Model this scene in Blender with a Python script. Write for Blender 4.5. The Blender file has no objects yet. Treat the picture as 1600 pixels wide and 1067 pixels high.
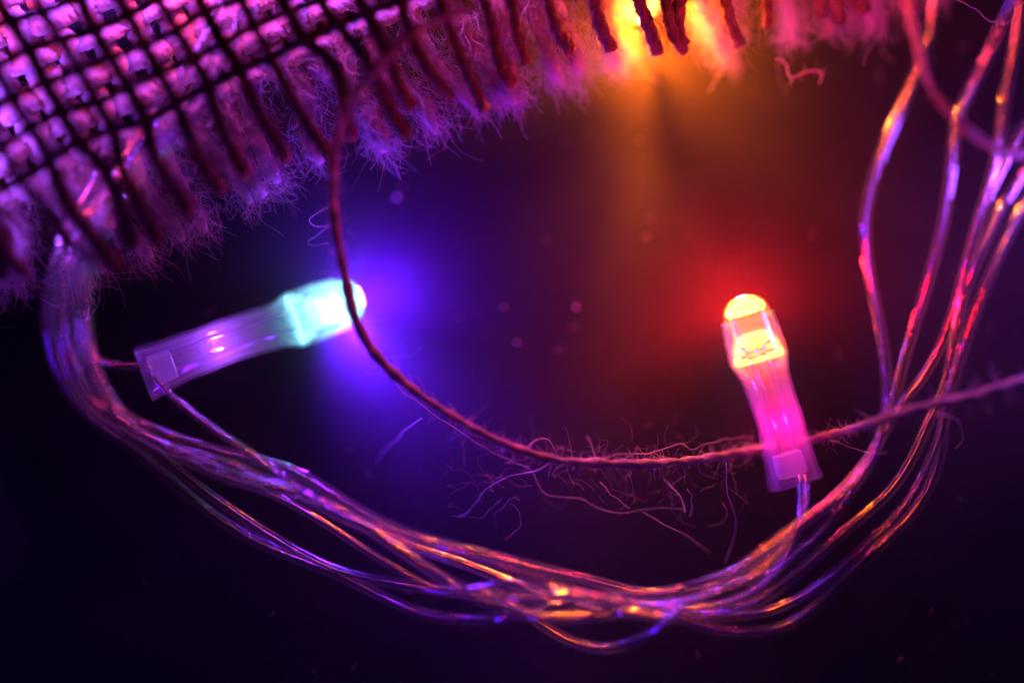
import bpy, math, random
import numpy as np
from mathutils import Vector, Matrix, Euler

# ---------------------------------------------------------------- camera, world, lights
S = 0.001                                   # authored in millimetres, built in metres
scene = bpy.context.scene
R = random.Random(7)
RN = np.random.RandomState(11)
TILT = 8.0                                  # camera leans a little towards its near edge
FOCAL, SENSOR = 60.0, 36.0
CAM_H = 178.0
FOCUS_Z = 8.2
cam_rot = Euler((math.radians(TILT), 0, 0))
cam_loc = Vector((0, -CAM_H * math.tan(math.radians(TILT)), CAM_H))
cd = bpy.data.cameras.new("camera")
cam = bpy.data.objects.new("camera", cd)
scene.collection.objects.link(cam)
cam.location = cam_loc * S
cam.rotation_euler = cam_rot
cd.lens = FOCAL
cd.sensor_width = SENSOR
cd.clip_start = 0.005
cd.clip_end = 20.0
cd.dof.use_dof = True
cd.dof.focus_distance = (CAM_H - FOCUS_Z) / math.cos(math.radians(TILT)) * S
cd.dof.aperture_fstop = 2.6
cd.dof.aperture_blades = 0
scene.camera = cam

world = bpy.data.worlds.new("World")
scene.world = world
world.use_nodes = True
bg = world.node_tree.nodes["Background"]
bg.inputs[0].default_value = (0.35, 0.12, 0.75, 1)
bg.inputs[1].default_value = 0.0015

vs = scene.view_settings
vs.view_transform = 'Standard'
vs.look = 'None'
vs.exposure = 0.0
vs.gamma = 1.0
scene.cycles.use_denoising = True
scene.cycles.use_adaptive_sampling = False
scene.cycles.max_bounces = 10
scene.cycles.transparent_max_bounces = 24
scene.cycles.sample_clamp_indirect = 4.0


def at(px, py, z):
    """point at height z (mm) seen at pixel (px, py) of the 1600 px wide photograph"""
    k = SENSOR / FOCAL / 1600.0
    d = Vector(((px - 800.0) * k, -(py - 533.5) * k, -1.0))
    d.rotate(cam_rot)
    t = (z - cam_loc.z) / d.z
    return cam_loc + d * t


def lamp(name, kind, loc, color, watts, radius, aim=None, cone=None, blend=0.6):
    ld = bpy.data.lights.new(name, kind)
    ld.color = color
    ld.energy = watts
    ld.shadow_soft_size = radius * S
    o = bpy.data.objects.new(name, ld)
    o.location = Vector(loc) * S
    if kind == 'SPOT':
        ld.spot_size = math.radians(cone)
        ld.spot_blend = blend
    if aim is not None:
        o.rotation_euler = Vector(aim).to_track_quat('-Z', 'Y').to_euler()
    scene.collection.objects.link(o)
    return o


RED = (1.0, 0.006, 0.010)
BLUE = (0.11, 0.006, 1.0)
PALE_RED = (1.0, 0.05, 0.10)              # further lights, seen through the jute
PALE_BLUE = (0.22, 0.05, 1.0)
AMBER = (1.0, 0.15, 0.006)
# the other lights of the string, beyond the edges of the picture
for (px, py, z, c, w) in [
    (-190, 20, 17, PALE_RED, 0.065), (-150, 260, 17, PALE_BLUE, 0.12),
    (120, -170, 17, PALE_BLUE, 0.24), (330, -150, 16.5, PALE_RED, 0.12),
    (560, -190, 16, PALE_BLUE, 0.15), (760, -220, 15.5, PALE_RED, 0.055),
    (1240, -170, 13, PALE_RED, 0.016), (1330, -190, 13, PALE_BLUE, 0.020),
    (1720, 330, 22, PALE_BLUE, 0.055), (1310, -110, 30, PALE_RED, 0.034),
    (700, 1330, 40, BLUE, 0.022), (-230, 700, 30, BLUE, 0.009),
]:
    lamp("string_light_glow", 'POINT', at(px, py, z), c, w, 2.5)

# ---------------------------------------------------------------- helpers
def mesh_obj(name, verts, faces, mat, parent=None, smooth=True, uv=None):
    me = bpy.data.meshes.new(name)
    v = np.asarray(verts, dtype=np.float64) * S
    me.from_pydata(v.tolist(), [], faces if isinstance(faces, list) else faces.tolist())
    if smooth:
        me.polygons.foreach_set("use_smooth", [True] * len(me.polygons))
    if uv is not None:
        ul = me.uv_layers.new(name="UVMap")
        li = np.empty(len(me.loops), dtype=np.int32)
        me.loops.foreach_get("vertex_index", li)
        ul.data.foreach_set("uv", np.asarray(uv)[li].astype(np.float32).ravel())
    me.materials.append(mat)
    me.update()
    o = bpy.data.objects.new(name, me)
    scene.collection.objects.link(o)
    if parent is not None:
        o.parent = parent
    return o


def thing(name, label, category, group=None):
    o = bpy.data.objects.new(name, None)
    o.empty_display_size = 0.002
    scene.collection.objects.link(o)
    o["label"] = label
    o["category"] = category
    if group:
        o["group"] = group
    return o


def spline(pts, step):
    """centripetal-ish Catmull-Rom through pts, resampled every `step` mm"""
    p = np.array([list(q) for q in pts], dtype=float)
    p = np.vstack([2 * p[0] - p[1], p, 2 * p[-1] - p[-2]])
    out = []
    for i in range(1, len(p) - 2):
        p0, p1, p2, p3 = p[i - 1], p[i], p[i + 1], p[i + 2]
        t = np.linspace(0, 1, 24, endpoint=False)[:, None]
        out.append(0.5 * ((2 * p1) + (-p0 + p2) * t + (2 * p0 - 5 * p1 + 4 * p2 - p3) * t ** 2
                          + (-p0 + 3 * p1 - 3 * p2 + p3) * t ** 3))
    out.append(p[-2][None, :])
    q = np.vstack(out)
    d = np.r_[0, np.cumsum(np.linalg.norm(np.diff(q, axis=0), axis=1))]
    n = max(3, int(d[-1] / step) + 1)
    s = np.linspace(0, d[-1], n)
    return np.stack([np.interp(s, d, q[:, k]) for k in range(3)], axis=1), s


def frames(path):
    t = np.gradient(path, axis=0)
    t /= np.linalg.norm(t, axis=1)[:, None] + 1e-12
    n = np.zeros_like(t)
    ref = np.array([0, 0, 1.0])
    a = ref - t[0] * ref.dot(t[0])
    if np.linalg.norm(a) < 1e-3:
        a = np.array([1.0, 0, 0]) - t[0] * t[0][0]
    n[0] = a / np.linalg.norm(a)
    for i in range(1, len(t)):
        a = n[i - 1] - t[i] * n[i - 1].dot(t[i])
        n[i] = a / (np.linalg.norm(a) + 1e-12)
    return t, n, np.cross(t, n)


def tube(path, rad, sides, s=None, flat=None, lobes=0, lobe_amp=0.0, lay=6.0, caps=True):
    """verts, faces, uv of a tube; rad scalar or per-ring; lobes give a twisted-ply outline"""
    n = len(path)
    rad = np.full(n, rad) if np.isscalar(rad) else np.asarray(rad)
    t, a, b = frames(path)
    if s is None:
        s = np.r_[0, np.cumsum(np.linalg.norm(np.diff(path, axis=0), axis=1))]
    th = np.linspace(0, 2 * math.pi, sides, endpoint=False)
    TH = th[None, :] + (2 * math.pi * s / lay)[:, None] * (1 if lobes else 0)
    r = rad[:, None] * (1 + lobe_amp * np.cos(lobes * th)[None, :] if lobes else np.ones((1, sides)))
    ca, sa = np.cos(TH) * r, np.sin(TH) * r
    if flat is not None:
        fl = np.full(n, flat) if np.isscalar(flat) else np.asarray(flat)
        ca = ca * fl[:, None]
    v = path[:, None, :] + ca[:, :, None] * a[:, None, :] + sa[:, :, None] * b[:, None, :]
    i = np.arange(n - 1)[:, None] * sides
    j = np.arange(sides)[None, :]
    j2 = (j + 1) % sides
    f = np.stack([i + j, i + j2, i + sides + j2, i + sides + j], axis=2).reshape(-1, 4).tolist()
    if caps:
        f.append(list(range(sides))[::-1])
        f.append([(n - 1) * sides + k for k in range(sides)])
    uv = np.stack([np.broadcast_to(th / (2 * math.pi), (n, sides)), np.broadcast_to(s[:, None], (n, sides))], axis=2)
    return v.reshape(-1, 3), f, uv.reshape(-1, 2)


def smooth_noise(n, scale, rs=RN):
    k = max(2, int(n / scale) + 2)
    c = rs.uniform(-1, 1, k)
    return np.interp(np.linspace(0, k - 1, n), np.arange(k), c)


def fibres(roots, dirs, lens, rads, curl, segs=7, droop=0.0):
    """many hair-thin curly tubes (triangular section) joined into one mesh"""
    p = np.array(roots, float)
    d = np.array(dirs, float)
    d /= np.linalg.norm(d, axis=1)[:, None] + 1e-9
    L = np.array(lens, float)[:, None]
    n = len(p)
    bend = RN.normal(0, curl, (n, 3))
    P, D = [p], [d]
    for k in range(segs):
        d = d + bend / segs + RN.normal(0, curl * 0.35, (n, 3)) + np.array([0, 0, -droop / segs])
        d /= np.linalg.norm(d, axis=1)[:, None]
        bend = bend + RN.normal(0, curl * 0.5, (n, 3))
        P.append(P[-1] + d * L / segs)
        D.append(d)
    P, D = np.stack(P, 1), np.stack(D, 1)
    P[:, :, 2] = np.maximum(P[:, :, 2], 0.08)
    ref = np.where(np.abs(D[:, :, 2:3]) < 0.9, np.array([0, 0, 1.0]), np.array([1.0, 0, 0]))
    A = np.cross(D, ref)
    A /= np.linalg.norm(A, axis=2)[:, :, None] + 1e-9
    B = np.cross(D, A)
    rr = np.array(rads)[:, None] * np.linspace(1.0, 0.45, segs + 1)[None, :]
    V = []
    for k in range(3):
        t = 2 * math.pi * k / 3
        V.append(P + rr[:, :, None] * (math.cos(t) * A + math.sin(t) * B))
    V = np.stack(V, 2).reshape(-1, 3)                      # fibre, ring, corner
    base = (np.arange(n) * (segs + 1) * 3)[:, None, None] + (np.arange(segs) * 3)[None, :, None]
    a = np.arange(3)[None, None, :]
    b = (np.arange(3)[None, None, :] + 1) % 3
    F = np.stack([base + a, base + b, base + 3 + b, base + 3 + a], 3).reshape(-1, 4)
    return V, F


# ---------------------------------------------------------------- materials
def new_mat(name):
    m = bpy.data.materials.new(name)
    m.use_nodes = True
    nt = m.node_tree
    nt.nodes.clear()
    out = nt.nodes.new("ShaderNodeOutputMaterial")
    return m, nt, out


def N(nt, kind, **kw):
    n = nt.nodes.new(kind)
    for k, v in kw.items():
        n.inputs[k].default_value = v
    return n


def mix(nt, fac, a, b):
    m = nt.nodes.new("ShaderNodeMixShader")
    if hasattr(fac, "is_output"):
        nt.links.new(fac, m.inputs[0])
    else:
        m.inputs[0].default_value = fac
    nt.links.new(a, m.inputs[1])
    nt.links.new(b, m.inputs[2])
    return m.outputs[0]


def add(nt, a, b):
    m = nt.nodes.new("ShaderNodeAddShader")
    nt.links.new(a, m.inputs[0])
    nt.links.new(b, m.inputs[1])
    return m.outputs[0]


def cloth_mat():
    m, nt, out = new_mat("black_cloth")
    tc = nt.nodes.new("ShaderNodeTexCoord")
    n1 = N(nt, "ShaderNodeTexNoise", Scale=60.0, Detail=6.0, Roughness=0.6)
    n2 = N(nt, "ShaderNodeTexNoise", Scale=1400.0, Detail=3.0, Roughness=0.7)
    nt.links.new(tc.outputs["Object"], n1.inputs["Vector"])
    nt.links.new(tc.outputs["Object"], n2.inputs["Vector"])
    mx = nt.nodes.new("ShaderNodeMath")
    mx.operation = 'MULTIPLY'
    nt.links.new(n1.outputs[0], mx.inputs[0])
    nt.links.new(n2.outputs[0], mx.inputs[1])
    cr = nt.nodes.new("ShaderNodeValToRGB")
    cr.color_ramp.elements[0].position = 0.1
    cr.color_ramp.elements[0].color = (0.0038, 0.0036, 0.0039, 1)
    cr.color_ramp.elements[1].position = 0.45
    cr.color_ramp.elements[1].color = (0.0135, 0.0128, 0.0132, 1)
    nt.links.new(mx.outputs[0], cr.inputs[0])
    bp = N(nt, "ShaderNodeBump", Strength=0.25, Distance=0.00012)
    nt.links.new(n2.outputs[0], bp.inputs["Height"])
    p = N(nt, "ShaderNodeBsdfPrincipled", Roughness=0.85)
    p.inputs["Specular IOR Level"].default_value = 0.15
    nt.links.new(cr.outputs[0], p.inputs["Base Color"])
    nt.links.new(bp.outputs[0], p.inputs["Normal"])
    nt.links.new(p.outputs[0], out.inputs[0])
    return m


def jute_mat(name, c0, c1, trans=0.15):
    m, nt, out = new_mat(name)
    tc = nt.nodes.new("ShaderNodeTexCoord")
    n1 = N(nt, "ShaderNodeTexNoise", Scale=450.0, Detail=5.0, Roughness=0.65)
    nt.links.new(tc.outputs["Object"], n1.inputs["Vector"])
    cr = nt.nodes.new("ShaderNodeValToRGB")
    cr.color_ramp.elements[0].position = 0.3
    cr.color_ramp.elements[0].color = (*c0, 1)
    cr.color_ramp.elements[1].position = 0.7
    cr.color_ramp.elements[1].color = (*c1, 1)
    nt.links.new(n1.outputs[0], cr.inputs[0])
    n2 = N(nt, "ShaderNodeTexNoise", Scale=2600.0, Detail=3.0, Roughness=0.7)
    nt.links.new(tc.outputs["Object"], n2.inputs["Vector"])
    bp = N(nt, "ShaderNodeBump", Strength=0.8, Distance=0.0003)
    nt.links.new(n2.outputs[0], bp.inputs["Height"])
    d = N(nt, "ShaderNodeBsdfDiffuse", Roughness=0.9)
    t = N(nt, "ShaderNodeBsdfTranslucent")
    nt.links.new(cr.outputs[0], d.inputs[0])
    nt.links.new(cr.outputs[0], t.inputs[0])
    nt.links.new(bp.outputs[0], d.inputs["Normal"])
    nt.links.new(mix(nt, trans, d.outputs[0], t.outputs[0]), out.inputs[0])
    return m


def clear_plastic(name, clear, milk=(0.8, 0.8, 0.82), rough=0.1, ior=1.5, gloss=1.0, bump=0.0):
    """colourless soft plastic: part see-through, part milky, with a Fresnel gloss"""
    m, nt, out = new_mat(name)
    tr = N(nt, "ShaderNodeBsdfTransparent", Color=(0.96, 0.96, 0.97, 1))
    d = N(nt, "ShaderNodeBsdfDiffuse", Color=(*milk, 1))
    tl = N(nt, "ShaderNodeBsdfTranslucent", Color=(*milk, 1))
    g = N(nt, "ShaderNodeBsdfGlossy", Color=(1, 1, 1, 1), Roughness=rough)
    fr = N(nt, "ShaderNodeFresnel", IOR=ior)
    if bump:
        tc = nt.nodes.new("ShaderNodeTexCoord")
        n2 = N(nt, "ShaderNodeTexNoise", Scale=500.0, Detail=3.0)
        nt.links.new(tc.outputs["Object"], n2.inputs["Vector"])
        bp = N(nt, "ShaderNodeBump", Strength=bump, Distance=0.0003)
        nt.links.new(n2.outputs[0], bp.inputs["Height"])
        nt.links.new(bp.outputs[0], g.inputs["Normal"])
        nt.links.new(bp.outputs[0], d.inputs["Normal"])
    body = mix(nt, clear, mix(nt, 0.5, d.outputs[0], tl.outputs[0]), tr.outputs[0])
    k = nt.nodes.new("ShaderNodeMath")
    k.operation = 'MULTIPLY'
    k.inputs[1].default_value = gloss
    nt.links.new(fr.outputs[0], k.inputs[0])
    geo = nt.nodes.new("ShaderNodeNewGeometry")          # gloss on outer faces only
    inv = nt.nodes.new("ShaderNodeMath")
    inv.operation = 'SUBTRACT'
    inv.inputs[0].default_value = 1.0
    nt.links.new(geo.outputs["Backfacing"], inv.inputs[1])
    k2 = nt.nodes.new("ShaderNodeMath")
    k2.operation = 'MULTIPLY'
    nt.links.new(k.outputs[0], k2.inputs[0])
    nt.links.new(inv.outputs[0], k2.inputs[1])
    k = k2
    nt.links.new(mix(nt, k.outputs[0], body, g.outputs[0]), out.inputs[0])
    return m


def core_mat():
    m, nt, out = new_mat("twisted_copper_strands")
    uv = nt.nodes.new("ShaderNodeUVMap")
    sx = nt.nodes.new("ShaderNodeSeparateXYZ")
    nt.links.new(uv.outputs[0], sx.inputs[0])
    a = nt.nodes.new("ShaderNodeMath"); a.operation = 'MULTIPLY'; a.inputs[1].default_value = 7 * 2 * math.pi
    b = nt.nodes.new("ShaderNodeMath"); b.operation = 'MULTIPLY'; b.inputs[1].default_value = 2 * math.pi / 0.26
    nt.links.new(sx.outputs[0], a.inputs[0])
    nt.links.new(sx.outputs[1], b.inputs[0])
    c = nt.nodes.new("ShaderNodeMath"); c.operation = 'ADD'
    nt.links.new(a.outputs[0], c.inputs[0]); nt.links.new(b.outputs[0], c.inputs[1])
    s = nt.nodes.new("ShaderNodeMath"); s.operation = 'SINE'
    nt.links.new(c.outputs[0], s.inputs[0])
    bp = N(nt, "ShaderNodeBump", Strength=0.3, Distance=0.00005)
    nt.links.new(s.outputs[0], bp.inputs["Height"])
    p = N(nt, "ShaderNodeBsdfPrincipled", Metallic=1.0, Roughness=0.2)
    p.inputs["Base Color"].default_value = (0.30, 0.20, 0.165, 1)
    nt.links.new(bp.outputs[0], p.inputs["Normal"])
    nt.links.new(p.outputs[0], out.inputs[0])
    return m


def metal_mat():
    m, nt, out = new_mat("tinned_steel")
    p = N(nt, "ShaderNodeBsdfPrincipled", Metallic=1.0, Roughness=0.28)
    tc = nt.nodes.new("ShaderNodeTexCoord")
    n = N(nt, "ShaderNodeTexNoise", Scale=900.0, Detail=3.0)
    cr = nt.nodes.new("ShaderNodeValToRGB")
    cr.color_ramp.elements[0].color = (0.55, 0.53, 0.5, 1)
    cr.color_ramp.elements[1].color = (0.8, 0.78, 0.76, 1)
    nt.links.new(tc.outputs["Object"], n.inputs["Vector"])
    nt.links.new(n.outputs[0], cr.inputs[0])
    nt.links.new(cr.outputs[0], p.inputs["Base Color"])
    nt.links.new(p.outputs[0], out.inputs[0])
    return m


def glow_mat(name, color, strength):
    m, nt, out = new_mat(name)
    tc = nt.nodes.new("ShaderNodeTexCoord")
    n = N(nt, "ShaderNodeTexNoise", Scale=700.0, Detail=2.0)
    nt.links.new(tc.outputs["Object"], n.inputs["Vector"])
    mr = nt.nodes.new("ShaderNodeMapRange")
    mr.inputs[1].default_value = 0.3
    mr.inputs[2].default_value = 0.7
    mr.inputs[3].default_value = strength * 0.6
    mr.inputs[4].default_value = strength * 1.4
    nt.links.new(n.outputs[0], mr.inputs[0])
    e = N(nt, "ShaderNodeEmission", Color=(*color, 1))
    nt.links.new(mr.outputs[0], e.inputs["Strength"])
    nt.links.new(e.outputs[0], out.inputs[0])
    return m


def lens_mat(name, glow, strength):
    """clear epoxy filled with the light of its chip"""
    m, nt, out = new_mat(name)
    tr = N(nt, "ShaderNodeBsdfTransparent", Color=(0.97, 0.97, 0.97, 1))
    g = N(nt, "ShaderNodeBsdfGlossy", Color=(1, 1, 1, 1), Roughness=0.05)
    e = N(nt, "ShaderNodeEmission", Color=(*glow, 1), Strength=strength)
    fr = N(nt, "ShaderNodeFresnel", IOR=1.5)
    nt.links.new(mix(nt, fr.outputs[0], add(nt, tr.outputs[0], e.outputs[0]), g.outputs[0]), out.inputs[0])
    return m


M_CLOTH = cloth_mat()
M_JUTE_BACKLIT = jute_mat("backlit_jute", (0.09, 0.042, 0.03), (0.21, 0.11, 0.075), 0.1)  # upper mesh: its backlit shade is put into the jute colour
M_JUTE_PALE = jute_mat("pale_jute_fluff", (0.42, 0.33, 0.30), (0.72, 0.62, 0.58), 0.3)
M_JUTE_MID = jute_mat("jute_thread", (0.17, 0.105, 0.085), (0.45, 0.32, 0.28), 0.15)
M_PVC = clear_plastic("clear_pvc_insulation", 0.976, rough=0.085, gloss=1.7)
M_CORE = core_mat()
M_SLEEVE = clear_plastic("clear_vinyl_sleeve", 0.87, rough=0.09, gloss=2.0, bump=0.12)
M_PLUG = clear_plastic("milky_glue", 0.45, milk=(0.85, 0.85, 0.85), rough=0.3)
M_METAL = metal_mat()

# ---------------------------------------------------------------- the setting
def build_table():
    n = 60
    xs = np.linspace(-1500, 1500, n)
    v = [(x, y, 0.0) for y in xs for x in xs]
    f = [[j * n + i, j * n + i + 1, (j + 1) * n + i + 1, (j + 1) * n + i] for j in range(n - 1) for i in range(n - 1)]
    o = mesh_obj("table_surface", v, f, M_CLOTH)
    o["kind"] = "structure"
    o["label"] = "dark cloth covered table top under the lights"
    return o


build_table()

# ---------------------------------------------------------------- wires
R1 = [(1376, 685, 10), (1388, 620, 11), (1378, 520, 12), (1358, 425, 13.5), (1352, 340, 15), (1378, 240, 17), (1420, 140, 19), (1450, 60, 20), (1466, -60, 21)]
R2 = [(1372, 690, 8.5), (1398, 620, 9.5), (1416, 545, 11), (1446, 450, 13), (1475, 340, 15), (1487, 250, 17), (1498, 178, 18), (1543, 85, 20), (1612, -50, 21)]
R3 = [(1352, 725, 9), (1402, 640, 9.5), (1456, 568, 10), (1488, 490, 11), (1510, 410, 12.5), (1530, 340, 14), (1554, 258, 16), (1568, 160, 18), (1588, 50, 19), (1600, -60, 20)]
R4 = [(1424, 722, 7.5), (1456, 650, 8.5), (1482, 590, 9.5), (1494, 520, 11), (1508, 440, 12), (1536, 340, 14), (1585, 230, 16), (1650, 130, 18)]
R5 = [(1442, 752, 9), (1472, 680, 9.5), (1482, 625, 10.5), (1502, 555, 12), (1530, 470, 13), (1566, 385, 15), (1618, 295, 17), (1690, 200, 18)]
R6 = [(1458, 752, 8), (1474, 690, 8.2), (1474, 635, 9), (1484, 560, 10), (1498, 490, 11.2), (1518, 425, 13), (1570, 320, 15.5), (1640, 210, 17)]


def left(dx, dz, top=(300, 60), up=7.0):
    return [(top[0] + dx * 2.2, top[1] + dx * 0.4 - 160, up + dz), (250 + dx * 1.5, 130 + dx * .5, up + dz), (172 + dx * 1.2, 235 + dx * .4, up * .6 + 6.8 + dz), (112 + dx, 345, 16 + dz),
            (78 + dx, 455, 15 + dz * .8), (82 + dx, 555, 13 + dz * .6), (124 + dx * .95, 638, 11.5 + dz * .5)]


WIRES = [
    ("clear wire making the lowest outer sweep of the bundle at the left",
     left(0, 0) + [(215, 706, 9.5), (320, 795, 8), (430, 866, 7), (560, 916, 7), (690, 950, 7.5), (800, 962, 8), (900, 958, 7), (1000, 952, 5.6), (1085, 946, 5.6), (1165, 932, 6.5), (1235, 898, 7), (1292, 855, 7.2), (1345, 812, 7.2), (1392, 768, 7.2)] + R4),
    ("clear wire that dips into the left of the two bottom loops",
     left(18, -1.2) + [(225, 692, 8.5), (330, 776, 7), (440, 842, 5.6), (575, 900, 5.6), (700, 938, 6), (795, 950, 6.5), (858, 984, 7), (925, 1001, 7.4), (988, 990, 8), (1042, 958, 9.2), (1112, 917, 9.6), (1195, 868, 9.8), (1288, 803, 9.8), (1347, 745, 10)] + R1),
    ("clear wire that dips into the right of the two bottom loops",
     left(38, .8, up=17.0) + [(228, 684, 9.5), (330, 738, 8.5), (440, 776, 8), (520, 814, 8.2), (610, 856, 8.6), (700, 903, 9), (780, 934, 9), (855, 955, 8.5), (935, 963, 7.4), (1002, 962, 6.6), (1052, 978, 7), (1112, 997, 7.6), (1182, 992, 8), (1246, 964, 8.2), (1312, 904, 8.2), (1372, 852, 8), (1424, 806, 8)] + R6),
    ("clear wire on the upper side of the bundle, rising along the inner right",
     left(62, -.4) + [(236, 668, 9.8), (340, 704, 9), (440, 728, 9), (490, 748, 9), (570, 788, 9), (655, 830, 8.6), (745, 868, 8.2), (850, 905, 7.6), (945, 922, 7), (1012, 928, 7), (1080, 906, 7.2), (1178, 860, 7.6), (1272, 802, 8), (1330, 752, 8.2)] + R2),
    ("clear wire weaving through the middle of the bundle to the right edge",
     left(50, 1.5, up=16.0) + [(240, 690, 10.5), (350, 722, 9.6), (455, 762, 8), (560, 822, 6.6), (650, 872, 6), (755, 900, 6.6), (860, 922, 7.6), (955, 943, 8.8), (1028, 962, 8.8), (1100, 978, 8.2), (1180, 974, 7.4), (1242, 944, 7.2), (1304, 893, 8), (1364, 843, 8.8), (1412, 800, 9)] + R5),
    ("clear wire weaving under the middle of the bundle towards the inner right",
     left(28, 2.0) + [(222, 680, 11), (320, 726, 10), (410, 760, 9.4), (500, 790, 9.4), (590, 835, 9.6), (660, 872, 9.8), (720, 902, 10), (800, 924, 10), (900, 938, 9.4), (1000, 944, 8.2), (1095, 922, 7), (1185, 888, 7.6), (1262, 840, 8.4), (1312, 790, 8.8)] + R3),
    ("clear wire running from the blue light's tail along the bundle to the red light's tail",
     [(238, 590, 9.2), (252, 608, 9.4), (330, 668, 10), (410, 722, 10.6), (485, 768, 10.8), (565, 805, 10.6), (660, 848, 10.2), (760, 892, 9.6), (880, 922, 9), (980, 932, 9.2), (1065, 924, 10), (1150, 905, 10.4), (1212, 874, 10), (1246, 838, 9), (1260, 795, 8), (1258, 745, 7)]),
    ("clear wire curling from the blue light's tail up behind the mesh edge",
     [(236, 576, 9.2), (210, 572, 9.4), (168, 570, 10.4), (136, 548, 12), (126, 500, 13.6), (138, 420, 15), (158, 340, 16), (205, 235, 16.8), (262, 150, 17), (330, 40, 17), (380, -90, 17)]),
    ("clear wire from the red light's tail back along the bundle to the left",
     [(1250, 745, 6.5), (1252, 800, 7), (1232, 858, 8), (1186, 908, 8.2), (1100, 938, 8), (1000, 948, 9.8), (900, 944, 10.6), (800, 915, 8.6), (700, 912, 7.2), (600, 866, 7.6), (500, 818, 7.4), (400, 764, 7.2), (300, 724, 7.6), (214, 690, 8.4), (150, 640, 9.6), (112, 560, 11), (104, 460, 13.4), (140, 350, 14.8), (205, 240, 15.6), (290, 120, 16), (370, -90, 16)]),
]


def build_wire(label, pts, twin=True, r_out=0.38, braid=0):
    w = thing("clear_wire", label, "wire", "clear wires of the light string")
    path, s = spline([at(*p) for p in pts], 0.7)
    n = len(path)
    path[:, 2] += 0.14 * smooth_noise(n, 9)
    path[:, 0] += 0.12 * smooth_noise(n, 11)
    path[:, 1] += 0.12 * smooth_noise(n, 12)
    # strands wind loosely round each other along the bottom sweep
    w_ = np.clip((path[:, 0] + 30) / 14, 0, 1) * np.clip((38 - path[:, 0]) / 12, 0, 1) * np.clip((-12 - path[:, 1]) / 6, 0, 1)
    ph = braid * 2.4 + path[:, 0] * 2 * math.pi / (30 + 2.5 * (braid % 4))
    path[:, 1] += w_ * 0.95 * np.sin(ph)
    path[:, 2] += w_ * 1.1 * np.cos(ph)
    k = np.array([0.25, 0.5, 0.25])
    for _ in range(4):
        for c in range(3):
            path[1:-1, c] = np.convolve(path[:, c], k, 'valid')
    t, a, b = frames(path)
    phi = RN.uniform(0, 6.28) + 2 * math.pi * s / RN.uniform(42, 70) + 0.8 * smooth_noise(n, 20)
    gap = r_out * (1.04 + 0.55 * np.clip(smooth_noise(n, 16), 0, 1))
    off = (np.cos(phi)[:, None] * a + np.sin(phi)[:, None] * b) * gap[:, None]
    for sg in ((-1, 1) if twin else (0,)):
        p = path + sg * off
        for _ in range(3):
            for c in range(3):
                p[1:-1, c] = np.convolve(p[:, c], k, 'valid')
        v, f, uv = tube(p, r_out * (1 + 0.03 * smooth_noise(n, 15)), 14, s)
        ins = mesh_obj("insulation", v, f, M_PVC, w, uv=uv)
        v, f, uv = tube(p, 0.17, 10, s)
        mesh_obj("conductor", v, f, M_CORE, ins, uv=uv)


for k_, (label, pts) in enumerate(WIRES):
    build_wire(label, pts, twin=False, r_out=0.60 if k_ < 6 else 0.46, braid=k_)

# ---------------------------------------------------------------- LED lights
def loft(rows, sides=40, closed_ends=(False, False)):
    """rows of (z, half width x, half width y, squareness)"""
    V, F = [], []
    th = np.linspace(0, 2 * math.pi, sides, endpoint=False)
    for (z, a, b, e) in rows:
        c, s_ = np.cos(th), np.sin(th)
        p = 2.0 / e
        x = a * np.sign(c) * np.abs(c) ** p
        y = b * np.sign(s_) * np.abs(s_) ** p
        V.append(np.stack([x, y, np.full(sides, z)], axis=1))
    n = len(rows)
    for i in range(n - 1):
        for j in range(sides):
            k = (j + 1) % sides
            F.append([i * sides + j, i * sides + k, (i + 1) * sides + k, (i + 1) * sides + j])
    if closed_ends[0]:
        F.append(list(range(sides))[::-1])
    if closed_ends[1]:
        F.append([(n - 1) * sides + k for k in range(sides)])
    return np.vstack(V), F


def fine(rows, m=6):
    """smooth interpolation between loft rows"""
    r = np.array(rows, float)
    t = np.arange(len(r))
    q = np.linspace(0, len(r) - 1, (len(r) - 1) * m + 1)
    out = []
    for x in q:
        i = min(int(x), len(r) - 2)
        u = x - i
        p0, p1, p2, p3 = r[max(i - 1, 0)], r[i], r[i + 1], r[min(i + 2, len(r) - 1)]
        out.append(0.5 * (2 * p1 + (p2 - p0) * u + (2 * p0 - 5 * p1 + 4 * p2 - p3) * u * u + (3 * p1 - p0 - 3 * p2 + p3) * u ** 3))
    return [tuple(o) for o in out]


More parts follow.
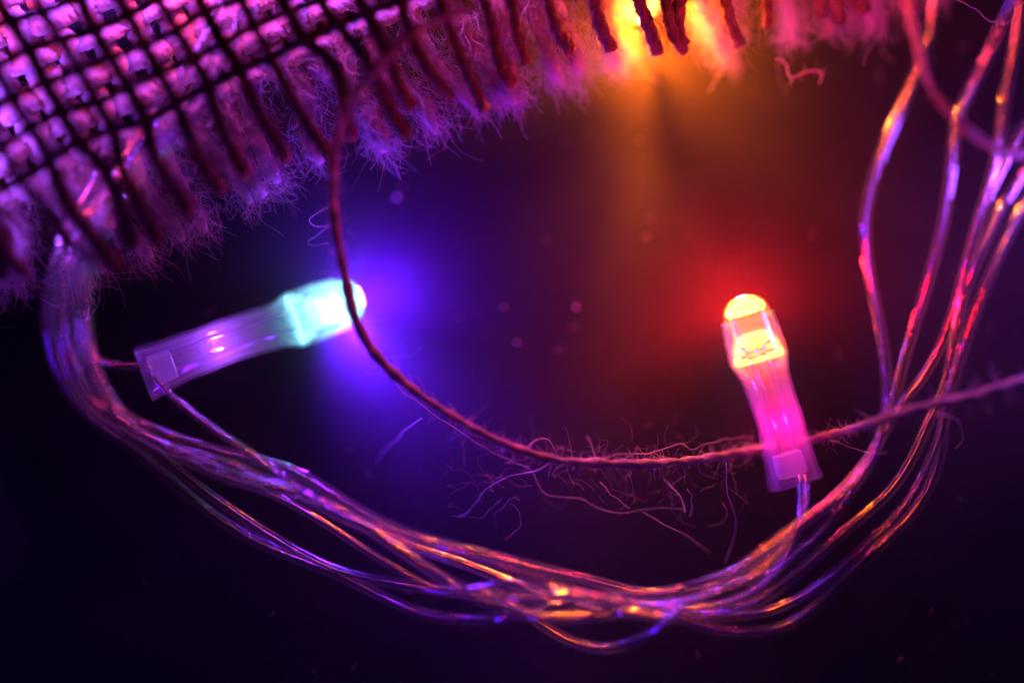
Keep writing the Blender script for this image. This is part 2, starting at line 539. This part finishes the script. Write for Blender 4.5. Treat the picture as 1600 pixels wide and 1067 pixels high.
def build_led(name, label, tail, tip, roll, m_core, m_lens, head_from, kink=0.0):
    """tail, tip: points in mm; the light's axis runs from the flat sleeve end to the lens"""
    led = thing(name, label, "LED light", "LED lights of the string")
    ax = Vector(tip) - Vector(tail)
    L = ax.length
    led.location = Vector(tail) * S
    q = ax.to_track_quat('Z', 'Y')
    led.rotation_mode = 'QUATERNION'
    led.rotation_quaternion = q @ Euler((0, 0, roll)).to_quaternion()
    h = head_from * L                       # height of the lens flange
    top = L - 2.2
    rows = [(0, 2.7, 1.8, 4.5), (0.5, 2.72, 1.85, 4.5), (2.2, 2.5, 1.85, 4.0), (4.5, 2.38, 1.95, 3.2), (h * 0.5, 2.34, 2.1, 2.7),
            (h * 0.75, 2.4, 2.25, 2.4), (h - 1.6, 2.55, 2.5, 2.2), (h - 0.5, 2.95, 2.9, 2.0), (h + 0.6, 3.12, 3.1, 2.0), (top - 0.8, 2.9, 2.88, 2.0), (top, 2.85, 2.82, 2.0)]
    outer = fine(rows, 5)
    wall = 0.38
    inner = [(max(z, 0.02), a - wall, b - wall, e) for (z, a, b, e) in outer][::-1]
    v, f = loft(outer + inner, 40)
    v = np.array(v)
    # soft vinyl: dents and a slight bend
    ang = np.arctan2(v[:, 1], v[:, 0])
    wob = 1 + 0.014 * np.sin(3 * ang + v[:, 2] * 0.9) * np.clip((h - v[:, 2]) / 5, 0, 1) + 0.014 * np.sin(v[:, 2] * 1.7 + ang) * np.clip((h - v[:, 2]) / 5, 0, 1)
    v[:, 0] *= wob
    v[:, 1] *= wob
    v[:, 0] += kink * np.sin(np.clip(v[:, 2] / h, 0, 1) * math.pi)
    n0 = len(outer) * 40
    last = (2 * len(outer) - 1) * 40        # close the ring between inner and outer wall at the tail
    f += [[last + j, last + (j + 1) % 40, (j + 1) % 40, j] for j in range(40)]
    sl = mesh_obj("sleeve", v, f, M_SLEEVE, led)
    # glue plug in the tail
    v, f = loft(fine([(0.9, 0.4, 0.3, 4), (0.95, 1.35, 0.85, 4.5), (1.6, 1.5, 0.95, 4.5), (2.9, 1.42, 0.9, 4.5), (3.3, 1.3, 0.8, 4), (3.35, .4, .3, 4)], 3), 28, (True, True))
    mesh_obj("tail_plug", v, f, M_PLUG, led)
    # metal legs
    for sx in (-1, 1):
        x = sx * 0.85
        zz = np.linspace(2.5, h + 0.2, 24)
        path = np.stack([x + kink * np.sin(zz / h * math.pi) + 0.1 * np.sin(zz), 0.08 * np.cos(zz * 1.3) * sx, zz], axis=1)
        v, f, _ = tube(path, 0.24, 8)
        mesh_obj("lead", v, f, M_METAL, led)
    # lens with flange, flat slightly hollow front
    r = 2.5
    rows = [(h - 0.2, 0.5, 0.5, 2), (h - 0.2, 2.85, 2.85, 2), (h + 0.05, 2.92, 2.92, 2), (h + 0.75, 2.92, 2.92, 2), (h + 0.9, 2.8, 2.8, 2), (h + 1.0, r + .03, r + .03, 2), (h + 2, r, r, 2),
            (L - 2.3, r, r, 2), (L - 1.7, r - .05, r - .05, 2), (L - 1.2, r - 0.2, r - 0.2, 2), (L - 0.75, r - 0.48, r - 0.48, 2), (L - 0.4, r - 0.88, r - 0.88, 2), (L - 0.15, r - 1.4, r - 1.4, 2), (L - 0.03, .5, .5, 2), (L, 0.1, 0.1, 2)]
    v, f = loft(rows, 40, (True, True))
    ln = mesh_obj("lens", v, f, m_lens, led)
    # glowing reflector cup and the light cone that fills the front of the lens
    v, f = loft(fine([(h + 1.5, 0.5, 0.5, 2), (h + 1.6, 1.2, 1.1, 2), (h + 2.0, 1.6, 1.5, 2), (h + 2.5, 1.65, 1.55, 2), (h + 2.8, 1.2, 1.1, 2), (h + 2.9, 0.2, 0.2, 2)], 3), 24, (True, True))
    mesh_obj("chip_cup", v, f, m_core, ln)
    v, f = loft(fine([(L - 2.0, 0.4, 0.4, 2), (L - 1.95, 1.6, 1.6, 2), (L - 1.6, 2.1, 2.1, 2), (L - 1.1, 1.95, 1.95, 2), (L - 0.7, 1.55, 1.55, 2), (L - 0.4, 0.95, 0.95, 2), (L - 0.3, 0.1, 0.1, 2)], 3), 28, (True, True))
    mesh_obj("lit_dome", v, f, m_core, ln)
    v, f = loft(fine([(h - 0.05, 2.2, 2.2, 2), (h + 0.1, 2.6, 2.6, 2), (h + 0.3, 2.55, 2.55, 2), (h + 0.35, 2.2, 2.2, 2)], 3), 32)
    mesh_obj("flange_glint", v, f, m_core, ln)
    for sx, w in ((-0.55, 0.35), (0.6, 0.55)):
        v, f = loft([(h + 0.1, w, 0.22, 4), (h + 1.6, w * 1.2, 0.25, 4)], 12, (True, True))
        v = np.array(v); v[:, 0] += sx
        mesh_obj("anvil", v, f, M_METAL, ln)
    return Vector(tip), ax.normalized(), L, h


M_RED_CORE = glow_mat("red_chip_light", (1.0, 0.27, 0.045), 11.0)
M_RED_LENS = lens_mat("red_lit_epoxy", (1.0, 0.05, 0.012), 0.85)
M_BLUE_CORE = glow_mat("blue_chip_light", (0.26, 0.84, 1.0), 2.6)
M_BLUE_LENS = lens_mat("blue_lit_epoxy", (0.15, 0.60, 0.85), 0.8)
M_AMBER_CORE = glow_mat("amber_chip_light", (1.0, 0.45, 0.06), 9.0)
M_AMBER_LENS = lens_mat("amber_lit_epoxy", (1.0, 0.3, 0.02), 0.5)

# red light, leaning up towards the viewer
a, b = at(1243, 757, 4.6), at(1158, 462, 6.8)
tip, d, L, h = build_led("led_light", "red glowing LED in a clear sleeve with its lens leaning upwards", a, b, 0.25, M_RED_CORE, M_RED_LENS, 0.66, kink=-0.25)
lamp("red_led_beam", 'POINT', tip - d * 0.4, RED, 0.21, 1.6)
lamp("red_led_glow", 'POINT', tip - d * 6.0, (1.0, 0.003, 0.03), 0.007, 1.0)
lamp("red_sleeve_fill", 'POINT', tip - d * 13.5, (1.0, 0.003, 0.22), 0.003, 0.6)  # added lamp inside the sleeve, brightens the vinyl
# blue light, lens pointing right and down to the table
a, b = at(222, 585, 8.0), at(566, 462, 3.9)
tip, d, L, h = build_led("led_light", "blue glowing LED in a clear sleeve lying under the loose thread", a, b, 0.5, M_BLUE_CORE, M_BLUE_LENS, 0.68, kink=0.3)
lamp("blue_led_beam", 'SPOT', tip - d * 2.0, BLUE, 1.7, 1.6, aim=(d.x, d.y - 0.75, d.z - 0.75), cone=150, blend=1.0)
lamp("blue_led_glow", 'POINT', tip - d * 4.5, (0.20, 0.62, 1.0), 0.0075, 1.2)
lamp("blue_led_spill", 'POINT', tip + d * 0.2, BLUE, 0.18, 1.6)
lamp("blue_sleeve_fill", 'POINT', tip - d * 15.5, (0.35, 0.06, 1.0), 0.003, 0.6)  # added lamp in mid sleeve, lifts its violet towards the tail
# amber light, half hidden by the fringe at the top
a, b = at(900, -330, 8.5), at(1006, 33, 4.8)
tip, d, L, h = build_led("led_light", "amber glowing LED half hidden behind the fringe at the top", a, b, 0.1, M_AMBER_CORE, M_AMBER_LENS, 0.66)
lamp("amber_led_beam", 'SPOT', tip + d * 0.4, AMBER, 0.7, 1.0, aim=(0.06, -1.0, -0.02), cone=46, blend=1.0)
lamp("amber_fringe_fill", 'POINT', tip - d * 0.8 + Vector((0, 0, 3.4)), AMBER, 0.11, 0.8)  # added lamp floating above the lens, lights the fringe orange
lamp("amber_led_spill", 'POINT', tip + d * 0.5, AMBER, 0.16, 1.0)

# ---------------------------------------------------------------- woven jute mesh
LD = [(-130, 372), (-60, 334), (0, 300), (86, 243), (131, 221), (190, 200), (235, 182), (275, 162), (330, 135), (380, 107), (430, 85), (480, 60), (560, 26), (620, 0), (800, -72), (1000, -130), (1200, -160), (1480, -200)]
TIPS = [(-200, 520), (0, 445), (120, 430), (250, 382), (350, 330), (460, 268), (560, 240), (640, 208), (720, 180), (850, 128), (940, 100), (1050, 80), (1180, 62), (1300, 45), (1420, 0), (1600, -60)]


def poly_at(poly, d):
    p = np.array(poly, float)
    s = np.r_[0, np.cumsum(np.linalg.norm(np.diff(p, axis=0), axis=1))]
    return np.array([np.interp(d, s, p[:, 0]), np.interp(d, s, p[:, 1])])


def tip_y(x):
    p = np.array(TIPS, float)
    return float(np.interp(x, p[:, 0], p[:, 1]))


def sheet_z(x, base):
    k = 1.0 if base > 18 else 0.45
    return base + k * float(np.interp(x, [0, 700, 1100, 1500], [0, -2, -6.5, -8.5]))


UP = np.array([-29.0, -51.0])


def grid_pt(i, j, pitch, off):
    p = poly_at(LD, 20 + i * pitch) + np.array(off)
    up = UP * (1.0 - 0.012 * i)
    return p + up * j + np.array([2.2 * math.sin(i * 2.1 + j * 1.3), 2.2 * math.cos(i * 1.7 + j * 2.3)])


def fringe_dir(x):
    k = float(np.interp(x, [0, 600, 1000, 1400], [0.52, 0.47, 0.30, 0.16]))
    v = np.array([k, math.sqrt(1 - k * k)])
    return v


def jute_tube(name, pts, rad, mat, parent, taper_end=False, flare=0.0, sides=10, lump=0.12, step=0.55, ply=3, flat=None, thin=None):
    path, s = spline(pts, step)
    n = len(path)
    r = rad * (1 + lump * smooth_noise(n, 5) + lump * 0.7 * smooth_noise(n, 2.2))
    u = s / s[-1]
    if flare:
        r = r * (1 + flare * np.clip((u - 0.45) / 0.4, 0, 1))
    if thin is not None:                    # yarn opens into loose fibres below this point
        r = r * np.clip(1 - 0.45 * np.clip((u - thin) / 0.12, 0, 1), 0, 1)
    if taper_end:
        r = r * np.clip((1.02 - u) / 0.06, 0.45, 1)
    v, f, uv = tube(path, r, sides, s, flat=flat, lobes=ply, lobe_amp=0.13 if flat is None else 0.06, lay=5.0)
    mesh_obj(name, v, f, mat, parent, uv=uv)
    return path, r


def fringe_pts(i, pitch, off, base, over, sway, zdrop):
    """points of one warp thread: up through the weave and down as fringe"""
    p0 = grid_pt(i, 0, pitch, off)
    d = fringe_dir(p0[0])
    ang = RN.normal(0, 0.085 if base > 18 else 0.13)
    d = np.array([d[0] * math.cos(ang) - d[1] * math.sin(ang), d[0] * math.sin(ang) + d[1] * math.cos(ang)])
    # length to the ragged tip line
    L = 20.0
    while L < 420:
        q = p0 + d * L
        if q[1] > tip_y(q[0]) + over:
            break
        L += 4
    L *= RN.uniform(0.80, 1.05) if base > 18 else RN.uniform(0.93, 1.06)
    side = np.array([d[1], -d[0]])
    w1, w2 = RN.normal(0, sway), RN.normal(0, sway)
    pts = []
    for u in (0.12, 0.3, 0.5, 0.7, 0.87, 1.0):
        q = p0 + d * L * u + side * (w1 * math.sin(u * 2.6) + w2 * math.sin(u * 5.2))
        sag = 5.0 * u * u * max(0.0, 1 - abs(q[0] - 1015) / 190.0) if base < 18 else 0.0   # droops to the table beside the amber light
        pts.append((q[0], q[1], sheet_z(q[0], base) - zdrop * u * u - sag + RN.normal(0, 0.15)))
    return pts


def build_mesh(name, label, base, pitch, off, rw, mat, nwarp, nweft, over, sway, zdrop, flare, nfuzz, fuzz_len, fuzz_r, weft_first=0, weft_curl=1.2, fringe_fuzz=0, flat=None, open_fringe=False):
    g = thing(name, label, "jute mesh")
    roots, dirs, lens, rads = [], [], [], []
    hw = rw * weft_curl
    for i in range(nwarp):
        up = []
        for j in range(nweft, -1, -1):
            q = grid_pt(i, j, pitch, off)
            wv = hw * 0.55 * (1 if (i + j) % 2 else -1)
            up.append((q[0], q[1], sheet_z(q[0], base) + wv))
        fr = fringe_pts(i, pitch, off, base, over, sway, zdrop)
        if base < 18 and 978 < fr[-1][0] < 1046:     # the amber light has pushed these tufts aside
            continue
        pts = [at(*p) for p in up + fr]
        path, r = jute_tube("warp_thread", pts, rw * RN.uniform(0.85, 1.2), mat, g, taper_end=open_fringe, flare=flare, flat=flat, thin=0.70 if open_fringe else None)
        L = len(path)
        nf = nfuzz
        for _ in range(nf):
            k = RN.randint(2, L - 2)
            roots.append(path[k] + RN.normal(0, r[k] * 0.5, 3))
            t = path[k + 1] - path[k - 1]
            t /= np.linalg.norm(t)
            dirs.append(t * RN.uniform(-0.4, 1.0) + RN.normal(0, 0.7, 3))
            lens.append(abs(RN.normal(0, fuzz_len)) + 0.5)
            rads.append(fuzz_r * RN.uniform(0.6, 1.3))
        for _ in range(fringe_fuzz):                     # frayed tuft towards the tip
            k = int(L * (1 - abs(RN.normal(0, 0.16)))) - 3 if not open_fringe else int(L * RN.uniform(0.62, 0.97))
            k = min(max(k, 2), L - 3)
            roots.append(path[k] + RN.normal(0, r[k] * 0.8 if not open_fringe else 0.85, 3) * np.array([1, 1, 0.6]))
            t = path[k + 1] - path[k - 1]
            t /= np.linalg.norm(t)
            dirs.append(t * 1.2 + RN.normal(0, 0.38, 3))
            lens.append(abs(RN.normal(0, fuzz_len * 1.3)) + 0.8)
            rads.append(fuzz_r * RN.uniform(0.6, 1.4))
    if open_fringe:                                      # one straggler hangs in front of the amber light
        jute_tube("warp_thread", [at(985, -150, 10), at(1000, -60, 9), at(1006, 10, 10.0), at(1014, 55, 8.4), at(1020, 78, 4.0), at(1022, 86, 1.6)], 0.36, mat, g, taper_end=True)
    for j in range(weft_first, nweft + 1):
        pts = []
        for i in range(-1, nwarp + 1):
            q = grid_pt(i, j, pitch, off)
            wv = -hw * 0.55 * (1 if (i + j) % 2 else -1)
            pts.append(at(q[0], q[1], sheet_z(q[0], base) + wv))
            if q[1] < -260:
                break
        path, r = jute_tube("weft_thread", pts, rw * RN.uniform(0.9, 1.15), mat, g, flat=flat)
        for _ in range(nfuzz * 2):
            k = RN.randint(2, len(path) - 2)
            roots.append(path[k] + RN.normal(0, r[k] * 0.5, 3))
            dirs.append(RN.normal(0, 1, 3))
            lens.append(abs(RN.normal(0, fuzz_len)) + 0.4)
            rads.append(fuzz_r * RN.uniform(0.6, 1.3))
    v, f = fibres(roots, dirs, lens, rads, 0.55)
    fz = mesh_obj("fuzz", v, f, mat, g)
    fz["kind"] = "stuff"
    return g


build_mesh("jute_mesh", "open jute mesh lying on top, coloured dark as if backlit, its threads ending in a fringe", 20.5, 55, (0, 0), 0.56, M_JUTE_BACKLIT, 31, 7, -4, 9, 4.5, 0.22, 36, 1.2, 0.026, fringe_fuzz=230)
build_mesh("jute_mesh", "pale fluffy jute mesh beneath the backlit one, with frayed tufts", 13.0, 55, (9, 12), 1.42, M_JUTE_PALE, 31, 6, 6, 12, 3.5, 0.0, 170, 1.3, 0.028, fringe_fuzz=620, flat=0.42, weft_curl=0.5, open_fringe=True)


# ---------------------------------------------------------------- loose threads
def loose_thread(label, pts, rad, nf, flen, tails=(), tangle=None):
    g = thing("loose_thread", label, "thread")
    p3 = [at(*p) for p in pts]
    path, r = jute_tube("strand", p3, rad, M_JUTE_MID, g, lump=0.26, step=0.5, ply=2)
    roots, dirs, lens, rads = [], [], [], []
    n = len(path)
    for _ in range(nf):
        k = RN.randint(2, n - 2)
        if RN.rand() > (0.5 + 0.5 * min(1, k / (0.45 * n))):
            continue
        t = path[k + 1] - path[k - 1]
        t /= np.linalg.norm(t)
        roots.append(path[k] + RN.normal(0, r[k] * .4, 3))
        dirs.append(t * RN.choice([-1, 1]) * 1.5 + RN.normal(0, 0.55, 3) * np.array([1, 1, 0.6]))
        lens.append(abs(RN.normal(0, flen)) + 0.5)
        rads.append(0.017 * RN.uniform(0.6, 1.5))
    v, f = fibres(roots, dirs, lens, rads, 0.95, segs=10)
    o = mesh_obj("fuzz", v, f, M_JUTE_PALE, g)
    o["kind"] = "stuff"
    if tangle:
        roots = [list(at(RN.uniform(*tangle[0]), RN.uniform(*tangle[1]), RN.uniform(2.5, 8.5))) for _ in range(tangle[2])]
        v, f = fibres(roots, RN.normal(0, 1, (len(roots), 3)) * np.array([1, .8, .3]), RN.uniform(2.0, 7.0, len(roots)), RN.uniform(.012, .026, len(roots)), 0.8, segs=18)
        o = mesh_obj("tangled_fibres", v, f, M_JUTE_MID, g)
        o["kind"] = "stuff"
    for tp in tails:
        tp = [(x, y, max(0.6, z - 4.2 * min(1, 1.0 * k / 3))) for k, (x, y, z) in enumerate(tp)]
        q, s = spline([at(*p) for p in tp], 0.3)
        q += np.stack([0.14 * smooth_noise(len(q), 4) + 0.2 * smooth_noise(len(q), 11) for _ in range(3)], axis=1)
        v, f, _ = tube(q, np.linspace(0.045, 0.02, len(q)), 5, s)
        mesh_obj("stray_fibre", v, f, M_JUTE_PALE, g)
    return g


loose_thread("long frayed jute thread crossing over the blue light and behind the red one",
             [(735, 12, 20), (690, 28, 20.4), (640, 54, 20.5), (590, 104, 20), (548, 160, 19), (524, 228, 17.5), (520, 300, 16), (526, 370, 14.5), (541, 440, 13), (556, 500, 12), (592, 560, 11), (650, 612, 10.5), (724, 660, 10),
              (800, 698, 9.5), (870, 718, 9), (960, 724, 8.5), (1060, 722, 6.5), (1160, 706, 2.8), (1240, 694, 2.4), (1310, 676, 6.5), (1380, 655, 12.4), (1450, 634, 13), (1520, 620, 13.5), (1560, 606, 14), (1640, 586, 14)],
             0.46, 1500, 1.4,
             tails=[[(870, 716, 9), (835, 735, 9), (790, 745, 9), (760, 762, 9), (748, 786, 8.6), (730, 800, 8), (712, 806, 7.6)],
                    [(600, 575, 10.5), (640, 620, 10), (690, 658, 9.5), (740, 690, 9), (800, 722, 8.6), (830, 740, 8.6), (850, 770, 8.4), (905, 778, 8.2), (950, 796, 8), (1005, 798, 8), (1068, 792, 8)],
                    [(1005, 798, 8), (1040, 818, 7), (1080, 840, 6), (1105, 862, 5)],
                    [(1068, 798, 8), (1064, 778, 7.6), (1050, 762, 7.2), (1038, 752, 7)],
                    [(1076, 762, 7), (1084, 780, 6.8), (1080, 806, 6.6)],
                    [(1130, 725, 7.5), (1136, 770, 7), (1150, 810, 6.6), (1144, 850, 6.2), (1130, 882, 6)],
                    [(820, 700, 9.6), (838, 686, 9.8), (858, 690, 9.8), (870, 712, 9.2)],
                    [(918, 682, 10.4), (924, 700, 9.8), (930, 722, 9)],
                    [(930, 716, 9.4), (990, 708, 9.6), (1020, 706, 9.6), (1060, 692, 9.8), (1084, 700, 9.6), (1120, 690, 9), (1180, 684, 7.5)],
                    [(940, 752, 7.6), (956, 772, 7.4), (985, 790, 7.4)],
                    [(1445, 640, 12.6), (1475, 650, 12.8), (1500, 662, 13), (1504, 685, 12.6), (1490, 700, 12)],
                    [(1300, 690, 7.2), (1340, 700, 7), (1385, 706, 6.8)],
                    [(660, 655, 6), (625, 680, 5), (600, 700, 4), (590, 722, 3.6)],
                    [(524, 318, 14), (500, 330, 13), (482, 345, 12.4), (500, 358, 12), (520, 352, 12), (490, 372, 12), (484, 384, 12), (512, 384, 12)]],
             tangle=((690, 1180), (690, 790), 80))
loose_thread("short dark jute thread crossing the wires in the upper right corner",
             [(1408, -60, 22), (1422, 20, 21.5), (1436, 80, 21), (1456, 140, 20.4), (1492, 185, 20.2), (1530, 216, 19.6), (1560, 234, 19.4), (1600, 239, 19.4), (1680, 232, 19.4)],
             0.42, 50, 1.4,
             tails=[[(1490, 4, 14), (1520, 14, 14), (1545, 32, 14), (1580, 34, 14)]])
loose_thread("small curled fluff hanging under the fringe near the upper right",
             [(1212, 92, 9), (1228, 100, 8.6), (1236, 122, 8.2), (1262, 112, 8), (1284, 114, 8), (1280, 132, 7.4)], 0.10, 20, 0.9)

# ---------------------------------------------------------------- lint on the cloth
def build_lint():
    for (px, py, r, lab) in [(808, 535, 0.2, "tiny red lit lint speck on the table between the two lights"),
                             (900, 480, 0.18, "tiny violet lint speck on the table, nearest the red light"),
                             (620, 309, 0.25, "small blue lit lint speck on the table above the blue light"),
                             (787, 480, 0.16, "faint lint speck on the table, just above the red speck")]:
        v, f = loft(fine([(-0.1, 0.1, 0.1, 2), (0.05, 0.8, 0.6, 2), (0.5, 1.0, 0.7, 2), (0.9, 0.6, 0.8, 2), (1.1, 0.1, 0.1, 2)], 2), 10, (True, True))
        v = np.array(v) * r * (1 + 0.2 * RN.normal(0, 1, (len(v), 1)))
        o = mesh_obj("lint_speck", v, f, M_JUTE_PALE)
        o.location = at(px, py, 0.0) * S
        o["label"] = lab
        o["category"] = "lint"
        o["group"] = "lint specks on the table"


build_lint()


def build_dust():
    """lint and dust lying all over the cloth"""
    n = 110
    roots = [list(at(RN.uniform(-60, 1660), RN.uniform(-60, 1130), 0.1)) for _ in range(n)]
    d = RN.normal(0, 1, (n, 3)) * np.array([1, 1, 0.15])
    v, f = fibres(roots, d, RN.uniform(0.15, 1.3, n) ** 1.5, RN.uniform(.02, .06, n), 0.7, segs=5, droop=0.4)
    o = mesh_obj("dust", v, f, M_JUTE_MID)
    o["kind"] = "stuff"
    o["label"] = "fine dust and lint scattered over the dark cloth"
    o["category"] = "dust"


build_dust()
